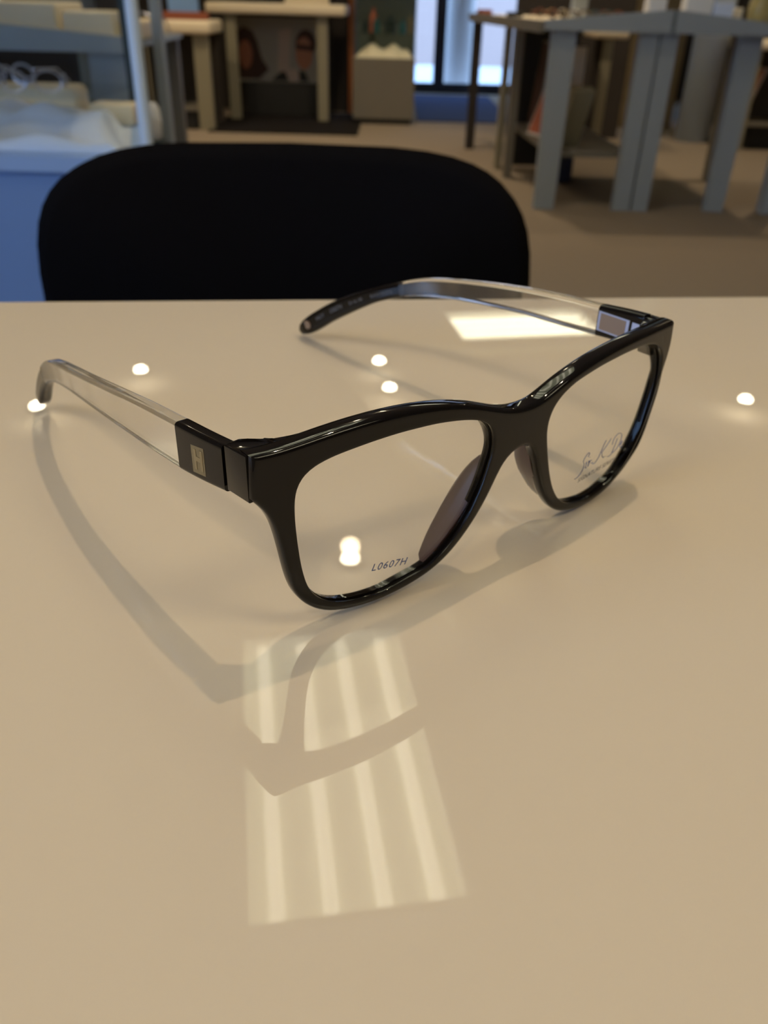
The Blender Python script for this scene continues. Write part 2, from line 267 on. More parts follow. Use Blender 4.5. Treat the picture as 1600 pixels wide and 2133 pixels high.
NI = [(-54.46,45.24),(-55.52,45.03),(-56.83,44.71),(-58.11,44.32),(-59.1,43.92),(-60.26,43.3),(-61.3,42.52),(-62.01,41.76),(-62.71,40.68),(-63.22,39.48),(-63.49,38.45),(-63.69,37.14),(-63.78,35.8),(-63.79,34.72),(-63.77,33.37),(-63.72,32.02),(-63.64,30.67),(-63.56,29.59),(-63.44,28.24),(-63.32,26.89),(-63.21,25.81),(-63.06,24.47),(-62.9,23.13),(-62.77,22.05),(-62.58,20.71),(-62.37,19.38),(-62.18,18.31),(-61.91,16.99),(-61.6,15.67),(-61.32,14.63),(-60.91,13.35),(-60.39,12.12),(-59.76,10.94),(-59.17,10.05),(-58.33,9.02),(-57.39,8.07),(-56.57,7.39),(-55.47,6.62),(-54.31,5.96),(-53.34,5.5),(-52.09,5.02),(-50.8,4.62),(-49.76,4.35),(-48.44,4.07),(-47.11,3.84),(-46.04,3.7),(-44.7,3.58),(-43.35,3.5),(-42,3.47),(-40.92,3.49),(-39.59,3.59),(-38.25,3.77),(-37.19,3.95),(-35.86,4.2),(-34.53,4.44),(-33.46,4.63),(-32.13,4.85),(-30.79,5.06),(-29.73,5.24),(-28.43,5.54),(-27.17,5.96),(-26.2,6.39),(-25.03,7.03),(-23.89,7.75),(-22.8,8.54),(-21.95,9.2),(-20.93,10.08),(-19.95,11.01),(-19.21,11.79),(-18.33,12.81),(-17.48,13.86),(-16.84,14.73),(-16.07,15.84),(-15.38,16.99),(-14.86,17.94),(-14.26,19.15),(-13.7,20.37),(-13.25,21.36),(-12.72,22.6),(-12.23,23.86),(-11.8,25.14),(-11.5,26.17),(-11.16,27.47),(-10.83,28.78),(-10.56,29.82),(-10.23,31.12),(-9.97,32.43),(-9.83,33.49),(-9.76,34.83),(-9.82,36.16),(-9.97,37.21),(-10.32,38.48),(-10.84,39.68),(-11.4,40.57),(-12.25,41.55),(-13.27,42.37),(-14.41,43.03),(-15.38,43.47),(-16.64,43.94),(-17.93,44.34),(-18.98,44.62),(-20.29,44.93),(-21.61,45.21),(-22.68,45.41),(-24.01,45.63),(-25.35,45.83),(-26.42,45.98),(-27.76,46.14),(-29.11,46.26),(-30.19,46.34),(-31.54,46.42),(-32.89,46.47),(-34.24,46.52),(-35.32,46.55),(-36.68,46.58),(-38.03,46.59),(-39.11,46.58),(-40.46,46.55),(-41.81,46.49),(-42.89,46.43),(-44.24,46.35),(-45.59,46.26),(-46.67,46.17),(-48.02,46.04),(-49.36,45.9),(-50.44,45.79),(-51.78,45.63),(-53.12,45.45)]
FI = [(18.25,44.51),(19.29,44.81),(20.6,45.12),(21.93,45.39),(23,45.58),(24.34,45.81),(25.68,46.03),(26.76,46.19),(28.1,46.37),(29.45,46.53),(30.53,46.63),(31.89,46.74),(33.24,46.84),(34.33,46.9),(35.68,46.98),(37.04,47.05),(38.4,47.11),(39.48,47.15),(40.84,47.17),(42.2,47.17),(43.29,47.16),(44.64,47.12),(46,47.07),(47.09,47.02),(48.44,46.92),(49.79,46.79),(50.87,46.65),(52.21,46.44),(53.53,46.17),(54.58,45.89),(55.85,45.46),(57.08,44.92),(58.24,44.25),(59.12,43.64),(60.14,42.78),(61.06,41.82),(61.7,40.98),(62.37,39.83),(62.9,38.61),(63.25,37.59),(63.6,36.29),(63.88,34.96),(64.06,33.89),(64.23,32.55),(64.36,31.2),(64.41,30.12),(64.41,28.77),(64.33,27.42),(64.18,26.07),(64.02,25),(63.77,23.66),(63.52,22.33),(63.32,21.26),(63.08,19.93),(62.85,18.59),(62.63,17.53),(62.31,16.22),(61.91,14.93),(61.54,13.92),(60.99,12.71),(60.29,11.62),(59.61,10.83),(58.63,9.95),(57.57,9.13),(56.48,8.33),(55.6,7.69),(54.5,6.9),(53.37,6.16),(52.44,5.63),(51.22,5.07),(49.96,4.61),(48.92,4.3),(47.61,3.94),(46.29,3.62),(45.23,3.38),(43.91,3.11),(42.57,2.88),(41.5,2.74),(40.15,2.64),(38.8,2.6),(37.44,2.62),(36.36,2.68),(35.02,2.82),(33.68,3.04),(32.61,3.24),(31.28,3.51),(29.96,3.81),(28.91,4.08),(27.62,4.48),(26.36,4.95),(25.37,5.4),(24.19,6.03),(23.06,6.76),(22.2,7.42),(21.19,8.31),(20.25,9.27),(19.37,10.3),(18.71,11.15),(17.94,12.27),(17.21,13.41),(16.67,14.35),(16.03,15.55),(15.44,16.77),(14.99,17.76),(14.46,19),(13.95,20.26),(13.57,21.28),(13.11,22.56),(12.66,23.84),(12.31,24.87),(11.89,26.16),(11.48,27.46),(11.09,28.76),(10.79,29.8),(10.43,31.11),(10.13,32.43),(9.97,33.49),(9.88,34.82),(9.94,36.15),(10.13,37.2),(10.52,38.46),(11.11,39.63),(11.72,40.49),(12.62,41.44),(13.67,42.27),(14.57,42.85),(15.76,43.49),(16.99,44.04)]
K, TAU = 0.0011389, math.radians(2.28)
def bend(s, t, d):
    if d > 0: u = max(0.0, min(1.0, (t - 34) / 9)); d *= 1 + .42 * u * u * (3 - 2 * u)
    return Vector((s, d + K * s * s - t * math.sin(TAU), t * math.cos(TAU) + K * s * s * math.sin(TAU))) * 0.001
def inset(poly, d, inward=True):
    n = len(poly); out = []
    area = sum(poly[i][0] * poly[(i + 1) % n][1] - poly[(i + 1) % n][0] * poly[i][1] for i in range(n))
    sg = (1 if area > 0 else -1) * (1 if inward else -1)
    for i in range(n):
        a, p, c = Vector(poly[i - 1]), Vector(poly[i]), Vector(poly[(i + 1) % n])
        e1, e2 = (p - a).normalized(), (c - p).normalized()
        n1, n2 = Vector((-e1.y, e1.x)) * sg, Vector((-e2.y, e2.x)) * sg
        m = n1 + n2; m = m / max(.5, m.dot(n1)) if m.length > 1e-6 else n1
        out.append(tuple(p + m * d))
    return out
def inside(p, poly):
    x, y = p; r = False; n = len(poly)
    for i in range(n):
        (x1, y1), (x2, y2) = poly[i], poly[(i + 1) % n]
        if (y1 > y) != (y2 > y) and x < (x2 - x1) * (y - y1) / (y2 - y1) + x1: r = not r
    return r
def near(p, poly, d): return any((p[0] - a[0]) ** 2 + (p[1] - a[1]) ** 2 < d * d for a in poly)
def cap(outer, holes, step=2.2):
    pts, edges = [], []
    for lp in [outer] + holes:
        b0 = len(pts); pts += lp; edges += [(b0 + i, b0 + (i + 1) % len(lp)) for i in range(len(lp))]
    nb = len(pts); xs = [p[0] for p in outer]; ys = [p[1] for p in outer]
    y = min(ys)
    while y < max(ys):
        x = min(xs)
        while x < max(xs):
            p = (x, y)
            if inside(p, outer) and not any(inside(p, h) for h in holes) and not any(near(p, l, step * .45) for l in [outer] + holes): pts.append(p)
            x += step
        y += step
    v, e, f, ov, oe, of = delaunay_2d_cdt([Vector(p) for p in pts], edges, [], 0, 1e-5)
    fs = []
    for t in f:
        c = (sum(v[i][0] for i in t) / 3, sum(v[i][1] for i in t) / 3)
        if inside(c, outer) and not any(inside(c, h) for h in holes): fs.append(t)
    return v, fs
def slab(name, outer, holes, prof_out, prof_in, m, parent, extra=None):
    # prof: list of (inset, depth) from front face to back face
    V, F = [], []
    for d in (0, -1):
        o2 = inset(outer, prof_out[d][0]); h2 = [inset(h, prof_in[d][0], False) for h in holes]
        v, f = cap(o2, h2); b0 = len(V)
        V += [bend(p[0], p[1], prof_out[d][1]) for p in v]; F += [[b0 + i for i in t] for t in f]
    for lp, pr, inw in [(outer, prof_out, True)] + [(h, prof_in, False) for h in holes]:
        rings = []
        for (ins, dep) in pr:
            l2 = inset(lp, ins, inw); b0 = len(V); V += [bend(p[0], p[1], dep) for p in l2]; rings.append(b0)
        n = len(lp)
        for a, c in zip(rings[:-1], rings[1:]): F += [(a + i, a + (i + 1) % n, c + (i + 1) % n, c + i) for i in range(n)]
    me = bpy.data.meshes.new(name); me.from_pydata([tuple(v) for v in V], [], F); me.update()
    bm = bmesh.new(); bm.from_mesh(me)
    bmesh.ops.remove_doubles(bm, verts=bm.verts[:], dist=2e-6)
    if extra: extra(bm)
    bmesh.ops.recalc_face_normals(bm, faces=bm.faces[:])
    for f in bm.faces: f.smooth = True
    for e in bm.edges:
        if len(e.link_faces) == 2 and e.calc_face_angle(0) > 0.75: e.smooth = False
    bm.to_mesh(me); bm.free(); me.materials.append(m)
    o = bpy.data.objects.new(name, me); C.objects.link(o); o.parent = parent
    return o
G = thing('eyeglasses', 'eyeglasses with glossy black cat-eye front and clear crystal temples lying open on the white desk', 'eyeglasses', (0.03273882, 0.18242059, DESK_Z + 0.0003), math.radians(39.575157))
TH = 3.9
PO = [(1.6, 0), (1.1, 0), (.55, .12), (.16, .5), (0, 1.1), (0, TH - 1.2), (.2, TH - .5), (.6, TH - .12), (1.2, TH)]
PIN = [(.9, 0), (.4, 0), (.10, .10), (0, .35), (.35, 1.35), (-.20, 1.5), (-.20, 1.9), (0.1, 2.1), (0.1, TH - .4), (.5, TH)]
def endpieces(bm):
    def block(pts, z0, z1, bev):
        vb = [bm.verts.new((x * .001, y * .001, z0 * .001)) for x, y in pts]; vt = [bm.verts.new((x * .001, y * .001, (z1 - (.25 if i in (1, 2) else 0)) * .001)) for i, (x, y) in enumerate(pts)]
        n = len(pts); fs = [bm.faces.new(vb), bm.faces.new(vt)] + [bm.faces.new((vb[i], vb[(i + 1) % n], vt[(i + 1) % n], vt[i])) for i in range(n)]
        bmesh.ops.recalc_face_normals(bm, faces=fs)
        es = [e for e in {e for v in vb + vt for e in v.link_edges} if max(v.co.y for v in e.verts) > .0064 and not (abs(e.verts[0].co.z - e.verts[1].co.z) > .005 and abs(e.verts[0].co.x) > .065 and e.verts[0].co.y < .008)]; bmesh.ops.bevel(bm, geom=es, offset=bev * .001, segments=3, affect='EDGES', profile=0.5)
    block([(-73.3, 5.6), (-74.05, 13.0), (-70.3, 13.4), (-68.8, 12.3), (-67.0, 10.6), (-64.6, 9.3), (-64.2, 6.0)], 38.7, 49.6, .35)
    block([(-66.5, 10.3), (-64.6, 9.4), (-61.4, 8.5), (-57.5, 7.6), (-53.5, 6.6), (-53.5, 5.6), (-66.0, 6.2)], 47.2, 49.75, .3)
    block([(65.5, 6.0), (66.0, 11.2), (62.1, 11.5), (60.8, 10.4), (60.8, 6.2)], 39.8, 50.0, .35)
    block([(61.5, 11.0), (58.0, 8.8), (55.0, 7.6), (54.4, 6.6), (61.5, 6.2)], 47.4, 50.1, .3)
frame = slab('front_frame', OUT, [NI, FI], PO, PIN, M_black, G, endpieces)
tag(frame, 'glossy black front with swept corners')
# lenses
def lens(poly, name='lens'):
    return slab(name, inset(poly, -.28), [], [(0, 1.55), (0, 1.9)], [], M_lens, G)
lens_a = lens(NI); tag(lens_a, 'clear lens printed with a blue style number'); lens_b = lens(FI); tag(lens_b, 'clear lens printed with a blue script signature')
# nose pads: fins running back from the nasal edge of each rim
def pad(pts, sg):
    V, F, rows = [], [], []
    n = 15
    def pos(u):
        x = u * (len(pts) - 1); i = min(int(x), len(pts) - 2); f = x - i
        return [pts[i][k] * (1 - f) + pts[i + 1][k] * f for k in (0, 1)]
    for i in range(n):
        u = i / (n - 1); s, t = pos(u); h = math.sin(PI * min(1, max(0, u)) ** .9) ** .5 * 7.4; th = .35 + 1.25 * math.sin(PI * u) ** .5
        base = bend(s, t, 2.2) * 1000; row = []
        for (a, side) in ((0, 1), (.5, 1), (.85, .9), (1.0, .35), (1.0, -.35), (.85, -.9), (.5, -1), (0, -1)):
            row.append(len(V)); V.append(Vector((base.x + sg * (a * h * .04) + sg * side * th, base.y + a * h, base.z - side * th * .1)) * .001)
        rows.append(row)
    for a, c in zip(rows[:-1], rows[1:]):
        for k in range(8): F.append((a[k], a[(k + 1) % 8], c[(k + 1) % 8], c[k]))
    F.append(rows[0]); F.append(rows[-1][::-1])
    return mesh_obj('nose_pad', V, F, M_pad, G, True, 1.0)
pad([(-6.6, 31.5), (-8.0, 28.0), (-9.6, 24.5), (-11.5, 21.0), (-13.8, 17.5), (-16.6, 14.0), (-20.0, 10.6), (-23.6, 7.4), (-27.5, 5.4)], -1)
pad([(6.2, 32.0), (7.3, 28.6), (8.6, 25.2), (10.2, 21.6), (12.2, 18.0), (14.8, 14.2), (17.2, 10.4), (20.2, 7.2), (24.0, 4.6)], 1)
# temples: sections (s of outer face, q, z top, z bottom, thickness)
NEAR = [(-74.1, 13.6, 48.7, 37.8, 3.7), (-75.1, 22, 48.1, 36.8, 3.8), (-75.8, 31.3, 47.5, 35.8, 3.8), (-76.4, 47, 45.9, 34.7, 3.8), (-76.8, 63, 43.7, 33.7, 3.7), (-76.6, 81.5, 40.5, 31.9, 3.7),
        (-75.8, 98, 37.4, 29.8, 3.7), (-74.9, 110, 34.9, 27.6, 3.7), (-73.9, 121, 32.0, 24.9, 3.8), (-73.0, 130, 28.7, 21.9, 3.9), (-72.1, 138, 24.4, 18.0, 4.1), (-71.4, 146, 18.8, 12.6, 4.4), (-70.8, 152, 13.4, 7.4, 4.7), (-70.2, 157, 8.4, 2.6, 4.8), (-69.8, 160.5, 5.2, .4, 4.6)]
FAR = [(65.9, 11.8, 50.0, 40.4, 3.7), (66.0, 20, 49.5, 39.9, 3.8), (66.1, 27.2, 48.7, 39.3, 3.8), (66.2, 42.6, 47.8, 38.2, 3.8), (66.0, 57, 46.4, 37.6, 3.8), (65.2, 72, 44.5, 36.4, 3.7), (64.0, 88, 42.0, 34.8, 3.7),
       (62.6, 99, 40.1, 33.2, 3.7), (61.3, 107, 38.1, 31.8, 3.7), (59.9, 115.5, 35.0, 29.2, 3.8), (57.8, 127, 30.6, 24.8, 3.9), (55.9, 137, 26.3, 19.2, 4.0), (53.6, 149.8, 19.8, 11.6, 4.3), (51.4, 160.5, 12.6, 3.9, 4.5), (50.2, 166.3, 8.0, .6, 4.5), (49.6, 169.6, 4.6, .3, 3.6)]
def interp(tab, q):
    for a, c in zip(tab[:-1], tab[1:]):
        if q <= c[1] or c is tab[-1]:
            f = (q - a[1]) / (c[1] - a[1]); return [a[k] * (1 - f) + c[k] * f for k in range(5)]
def smooth_at(tab, q):
    qa = [max(tab[0][1], min(tab[-1][1], q + d)) for d in (-4, -2, 0, 2, 4)]
    r = [interp(tab, x) for x in qa]; wgt = (1, 2, 3, 2, 1)
    lo = min(q - tab[0][1], tab[-1][1] - q)
    if lo < 4: return interp(tab, q)
    return [sum(wgt[i] * r[i][k] for i in range(5)) / 9 for k in range(5)]
def section(hx, hz, rmax=.95):
    r = min(rmax, hx * .8, hz * .55); out = []
    for qx, qz, a0 in ((1, 1, 0), (-1, 1, 90), (-1, -1, 180), (1, -1, 270)):
        cx_, cz_ = qx * (hx - r), qz * (hz - r); arc = [(cx_ + r * math.cos(math.radians(a0 + k * 22.5)), cz_ + r * math.sin(math.radians(a0 + k * 22.5))) for k in range(5)]
        e = min(.25, (hz - r) * .4, (hx - r) * .4); f0, f1 = arc[0], arc[-1]
        d0 = (0, -qz * e) if a0 % 180 == 0 else (-qx * e, 0); d1 = (-qx * e, 0) if a0 % 180 == 0 else (0, -qz * e)
        out += [(f0[0] + d0[0], f0[1] + d0[1])] + arc + [(f1[0] + d1[0], f1[1] + d1[1])]
    return out
def arm(name, tab, q0, q1, side, m, parent, grow=0.0, roundend=False, n=None):
    n = n or max(4, int((q1 - q0) / 2.0)); V, F, rows = [], [], []
    for i in range(n + 1):
        q = q0 + (q1 - q0) * i / n; s, _, zt, zb, th = smooth_at(tab, q)
        ca = smooth_at(tab, min(tab[-1][1], q + 1)); cb = smooth_at(tab, max(tab[0][1], q - 1)); dz = ((ca[2] + ca[3]) - (cb[2] + cb[3])) / 2; dq = max(.5, ca[1] - cb[1])
        sl = math.atan2(dz, dq) * (.85 if q > 100 else 0); h = (zt - zb) / 2 * math.cos(sl) + grow
        k = 1.0
        if roundend: u = max(0, 1 - (q1 - q) / 4.5); k = math.sqrt(max(0.01, 1 - u * u))
        row = []
        for (x, z) in section((th / 2 + grow) * (.55 + .45 * k), h * k, 1.8 if roundend else .95):
            row.append(len(V)); zz = z
            V.append(Vector((s - side * th / 2 + side * x, q - math.sin(sl) * zz, (zt + zb) / 2 + math.cos(sl) * zz)) * .001)
        rows.append(row)
    for a, c in zip(rows[:-1], rows[1:]):
        for k in range(28): F.append((a[k], a[(k + 1) % 28], c[(k + 1) % 28], c[k]))
    F.append(rows[0]); F.append(rows[-1][::-1])
    return mesh_obj(name, V, F, m, parent, True, 0.9)
def text(body, size, m, parent, mtx, name='printed_text', shear=0.0, ex=0.00001, space=1.0):
    cu_ = bpy.data.curves.new(name, 'FONT'); cu_.body = body; cu_.size = size; cu_.shear = shear; cu_.space_character = space; cu_.extrude = ex; cu_.resolution_u = 3
    tmp = bpy.data.objects.new('tmp', cu_); C.objects.link(tmp); bpy.context.view_layer.update()
    me = bpy.data.meshes.new_from_object(tmp.evaluated_get(bpy.context.evaluated_depsgraph_get())); bpy.data.objects.remove(tmp)
    me.materials.clear(); me.materials.append(m); me.transform(mtx); me.name = name
    o = bpy.data.objects.new(name, me); C.objects.link(o); o.parent = parent
    return o
def frame_mtx(o, ex, ey):
    ex = ex.normalized(); ez = ex.cross(ey).normalized(); ey = ez.cross(ex)
    m = Matrix((ex, ey, ez)).transposed().to_4x4(); m.translation = o; return m
mm = 0.001
# near temple (outer face towards the camera)
tn = arm('temple', NEAR, 31.4, 137.0, -1, M_crystal, G); tag(tn, 'clear crystal arm with black block and gold emblem at its hinge end')
arm('hinge_block', NEAR, 13.8, 31.4, -1, M_black, tn, .05)
arm('temple_tip', NEAR, 137.0, 160.4, -1, M_black, tn, .03, True)
def on_face(q, z, off=.06): s = smooth_at(NEAR, q)[0]; return Vector((s - off, q, z)) * mm
b = MB(); q0, q1 = 20.6, 25.2
def quad_plate(b, qa, qb, za, zb, off, thick, side=-1, tab=NEAR):
    def P(q, z, o_): s = smooth_at(tab, q)[0]; return Vector((s + side * o_, q, z)) * mm
    v = [b.bm.verts.new(P(q, z, o_)) for o_ in (off, off + thick) for q, z in ((qa, za[0]), (qb, zb[0]), (qb, zb[1]), (qa, za[1]))]
    for f in ((0, 1, 2, 3), (4, 5, 6, 7), (0, 1, 5, 4), (1, 2, 6, 5), (2, 3, 7, 6), (3, 0, 4, 7)): b.bm.faces.new([v[i] for i in f])
quad_plate(b, 20.4, 25.3, (38.7, 45.4), (38.0, 44.6), 0.0, .10); b.build('emblem_plate', M_gold, tn)
b = MB()
quad_plate(b, 21.0, 21.9, (39.6, 44.5), (39.5, 44.4), .10, .08); quad_plate(b, 23.4, 24.3, (39.3, 44.2), (39.1, 44.0), .10, .08); quad_plate(b, 21.9, 23.4, (41.5, 42.6), (41.4, 42.5), .10, .08)
b.build('emblem_letter', M_gold2, tn)
# far temple (inner face towards the camera)
tf = arm('temple', FAR, 27.3, 114.5, 1, M_crystal, G); tag(tf, 'clear crystal arm with silver-framed plate inside its black hinge block')
arm('hinge_block', FAR, 11.4, 27.3, 1, M_black, tf, .05)
arm('temple_tip', FAR, 114.5, 169.4, 1, M_black, tf, .03, True)
def in_s(q, off=.0): r = smooth_at(FAR, q); return r[0] - r[4] - off
def in_plate(name, qa, qb, z0, z1, off, m, bev=.15):
    b = MB()
    v = [b.bm.verts.new(Vector((in_s(q, o_), q, z)) * mm) for o_ in (0, off) for q, z in ((qa, z0), (qb, z0), (qb, z1), (qa, z1))]
    for f in ((0, 1, 2, 3), (4, 5, 6, 7), (0, 1, 5, 4), (1, 2, 6, 5), (2, 3, 7, 6), (3, 0, 4, 7)): b.bm.faces.new([v[i] for i in f])
    return b.build(name, m, tf)
in_plate('plate_frame', 15.6, 26.9, 41.4, 47.4, .25, M_silver); in_plate('inlay_plate', 16.7, 26.0, 41.9, 46.9, .34, M_bronze)
in_plate('hinge_leaf', 11.8, 14.6, 43.0, 47.2, .30, M_silver)
TXT = [('MILEY', 157.0, 151.6), ('L0607H', 149.4, 141.6), ('53-16-140', 139.2, 129.6), ('BLACK/CRYSTAL', 128.2, 116.2)]
for wd, qa, qb in TXT:
    n = len(wd)
    for i, ch in enumerate(wd):
        pass
    za = smooth_at(FAR, qa); zb = smooth_at(FAR, qb); ca, cb = (za[2] + za[3]) / 2 - .6, (zb[2] + zb[3]) / 2 - .6
    A = Vector((in_s(qa, .22), qa, ca)) * mm; B_ = Vector((in_s(qb, .22), qb, cb)) * mm; ex = (B_ - A); L_ = ex.length
    size = L_ / (n * .62); nrm = Vector((-1, 0, 0)); ey = nrm.cross(ex.normalized())
    text(wd, size, M_greyink, tf, frame_mtx(A, ex, ey), 'printed_text')
b = MB(); cq = 162.6; r_ = smooth_at(FAR, cq); ctr = Vector((in_s(cq, .0), cq, (r_[2] + r_[3]) / 2 + .2)) * mm
ring = [b.bm.verts.new(ctr + Vector((-.00022, .0022 * math.cos(2 * PI * k / 20), .0017 * math.sin(2 * PI * k / 20)))) for k in range(20)]; b.bm.faces.new(ring)
ring2 = [b.bm.verts.new(v.co + Vector((.0006, 0, 0))) for v in ring]
for k in range(20): b.bm.faces.new((ring[k], ring[(k + 1) % 20], ring2[(k + 1) % 20], ring2[k]))
b.build('tip_disc', M_bronze, tf)
# prints on the lenses
def lens_mtx(s, t, s2, t2): A = bend(s, t, 1.47); B_ = bend(s2, t2, 1.47); up = bend(s, t + 5, 1.47) - A; return frame_mtx(A, B_ - A, up)
text('L0607H', 2.9 * mm, M_ink, lens_a, lens_mtx(-43.4, 10.0, -34.3, 8.4), 'printed_text', .2, space=1.16)
text('SIGNATURE SERIES', 2.0 * mm, M_ink2, lens_b, lens_mtx(31.0, 9.3, 46.0, 9.5), 'printed_text', .25, space=1.12)
def strokes(lines, width, parent, m):
    b = MB()
    for ln in lines:
        pts = []
        for i in range(len(ln) - 1):
            p0, p1, p2, p3 = ln[max(0, i - 1)], ln[i], ln[i + 1], ln[min(len(ln) - 1, i + 2)]
            for j in range(5):
                u = j / 5; pts.append(tuple(.5 * ((2 * p1[k]) + (-p0[k] + p2[k]) * u + (2 * p0[k] - 5 * p1[k] + 4 * p2[k] - p3[k]) * u * u + (-p0[k] + 3 * p1[k] - 3 * p2[k] + p3[k]) * u ** 3) for k in (0, 1)))
        pts.append(ln[-1]); b.tube([bend(x, y, 1.42) for x, y in pts], width * mm, 5)
    return b.build('printed_signature', m, parent)
strokes([[(29.0, 11.3), (30.4, 11.4), (31.8, 12.4), (32.6, 14.0), (32.4, 15.2), (31.8, 16.2), (32.6, 17.6), (33.8, 18.3), (34.3, 17.7), (33.8, 16.9)],
         [(33.5, 14.6), (33.9, 15.2), (33.6, 13.4), (34.2, 13.3)], [(34.7, 16.4), (34.9, 16.5)], [(34.6, 14.9), (35.0, 15.2), (34.7, 13.3), (35.4, 14.9), (36.3, 15.0)], [(36.2, 13.9), (37.2, 13.9)],
         [(37.2, 13.3), (38.4, 13.3), (39.8, 14.6), (40.8, 16.8), (41.6, 18.6), (42.2, 19.4)], [(44.9, 19.0), (43.4, 17.6), (41.4, 16.0), (41.0, 15.8)], [(41.1, 15.9), (41.6, 14.6), (42.4, 13.5), (43.0, 13.7)], [(43.6, 13.4), (43.8, 13.5)],
         [(45.0, 12.9), (46.4, 12.8), (47.6, 13.4)], [(47.2, 13.3), (48.0, 15.4), (48.7, 17.8)], [(46.4, 16.4), (46.6, 18.2), (48.4, 19.3), (50.6, 18.6), (51.2, 16.6), (50.0, 14.2), (47.9, 13.2)], [(51.4, 14.5), (52.3, 14.9), (52.0, 15.7), (51.3, 14.6), (52.0, 13.4), (53.0, 13.8)]], .085, lens_b, M_ink)

# ------------------------------------------------------------------ desk and chair
dk = thing('desk', 'wide white desk with a glossy back-painted glass top holding the eyeglasses', 'desk', (0.0, 0.3999, 0), math.atan2(.043, .381))
b = MB(); b.box(-1.0, 1.0, -.82, 0, DESK_Z - .006, DESK_Z, .0015); b.build('glass_top', M_desk, dk)
b = MB(); b.box(-1.0, 1.0, -.82, -.001, DESK_Z - .036, DESK_Z - .006, .001); b.build('tabletop_core', M_desk2, dk)
for sx in (-1, 1):
    b = MB(); b.box(sx * .95 - .02, sx * .95 + .02, -.78, -.04, 0, DESK_Z - .036, .002); b.build('side_panel', M_desk2, dk)
b = MB(); b.box(-.93, .93, -.50, -.48, .25, DESK_Z - .036, .002); b.build('modesty_panel', M_desk2, dk)

ch = thing('visitor_chair', 'black fabric visitor chair with a wide rounded backrest behind the desk', 'chair', (-.104, .86, 0), math.radians(2))
b = MB(); n = 48; prev = []
for (ins, dy) in ((.012, -.026), (.0, -.014), (.0, .014), (.012, .026)):
    ring = []
    for k in range(n):
        a = 2 * PI * k / n; c, s_ = math.cos(a), math.sin(a); e = .42
        x = abs(c) ** e * (1 if c >= 0 else -1) * (.241 - ins); z = abs(s_) ** (e * (1.0)) * (1 if s_ >= 0 else -1) * (.196 - ins)
        ring.append(b.bm.verts.new((x, dy - .05 * (1 - (x / .25) ** 2) * -1 - .05, .558 + z)))
    prev.append(ring)
for r0, r1 in zip(prev[:-1], prev[1:]):
    for k in range(n): b.bm.faces.new((r0[k], r0[(k + 1) % n], r1[(k + 1) % n], r1[k]))
for r0 in (prev[0], prev[-1]):
    c = b.bm.verts.new((0, r0[0].co.y * 0 + (-.036 if r0 is prev[0] else .036), .558))
    for k in range(n): b.bm.faces.new((r0[k], r0[(k + 1) % n], c))
b.build('backrest', M_chair, ch, True, 1.2)
b = MB(); b.box(-.235, .235, -.50, -.06, .42, .475, .02, 3); b.build('seat', M_chair, ch, True, 1.2)
for sx in (-1, 1):
    b = MB(); b.tube([(sx * .215, -.47, 0), (sx * .215, -.46, .42)], .011); b.build('leg', M_darkmetal, ch, True)
    b = MB(); b.tube([(sx * .215, -.01, 0), (sx * .215, -.04, .42), (sx * .19, .0, .60)], .011); b.build('leg', M_darkmetal, ch, True)

# ------------------------------------------------------------------ display furniture
def leg(parent, x0, x1, y0, y1, z1, m, taper=0.0):
    b = MB(); vs = b.box(x0, x1, y0, y1, 0, z1)
    for v in vs:
        if v.co.z < z1 * .5:
            v.co.x = (x0 + x1) / 2 + (v.co.x - (x0 + x1) / 2) * (1 - taper)
    b.build('leg', m, parent)
def fascia(parent, x0, x1, y0, y1, zb, zt0, zt1, m, name='fascia'):
    b = MB(); vs = b.box(x0, x1, y0, y1, zb, max(zt0, zt1))
    for v in vs:
        if v.co.z > zb + .01: v.co.z = zt0 if v.co.x < (x0 + x1) / 2 else zt1
    return b.build(name, m, parent)
# right-hand gondola: two units meeting at a corner
ga = thing('display_table', 'long blue-grey display table receding beside the aisle with a lower shelf of leaning books', 'table', (0, 0, 0), 0, 'blue-grey display tables')
leg(ga, .700, .815, 4.303, 4.343, .775, M_grey, .10); leg(ga, 1.105, 1.190, 4.31, 4.36, .775, M_grey, .0)
fascia(ga, .66, 1.225, 4.27, 4.30, .775, .815, .866, M_grey)
def slant(parent, name, pts, z0, z1, m):
    b = MB(); b.prism(pts, z0, z1); return b.build(name, m, parent)
slant(ga, 'tabletop', [(.66, 4.30), (1.225, 4.30), (1.20, 6.42), (.50, 6.42)], .795, .808, M_cream)
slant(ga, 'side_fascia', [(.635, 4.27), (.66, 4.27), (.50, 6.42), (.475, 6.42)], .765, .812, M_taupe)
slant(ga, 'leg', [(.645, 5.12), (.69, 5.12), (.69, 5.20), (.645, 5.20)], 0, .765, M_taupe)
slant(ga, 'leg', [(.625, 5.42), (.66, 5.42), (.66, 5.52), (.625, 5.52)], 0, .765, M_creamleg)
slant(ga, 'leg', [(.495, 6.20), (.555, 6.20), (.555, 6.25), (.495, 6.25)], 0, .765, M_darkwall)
slant(ga, 'lower_shelf', [(.78, 4.36), (1.17, 4.40), (1.12, 5.45), (.70, 5.45)], .235, .262, M_taupe)
slant(ga, 'back_panel', [(.74, 5.60), (1.08, 5.60), (1.08, 5.63), (.74, 5.63)], 0, .765, M_blackbox)
gb = thing('display_table', 'blue-grey display table at the near right with pale riser blocks on top', 'table', (0, 0, 0), 0, 'blue-grey display tables')
leg(gb, 1.200, 1.280, 4.31, 4.36, .775, M_grey, .0); leg(gb, 1.575, 1.680, 4.35, 4.40, .775, M_grey, .12)
fascia(gb, 1.245, 1.95, 4.27, 4.30, .775, .866, .80, M_grey)
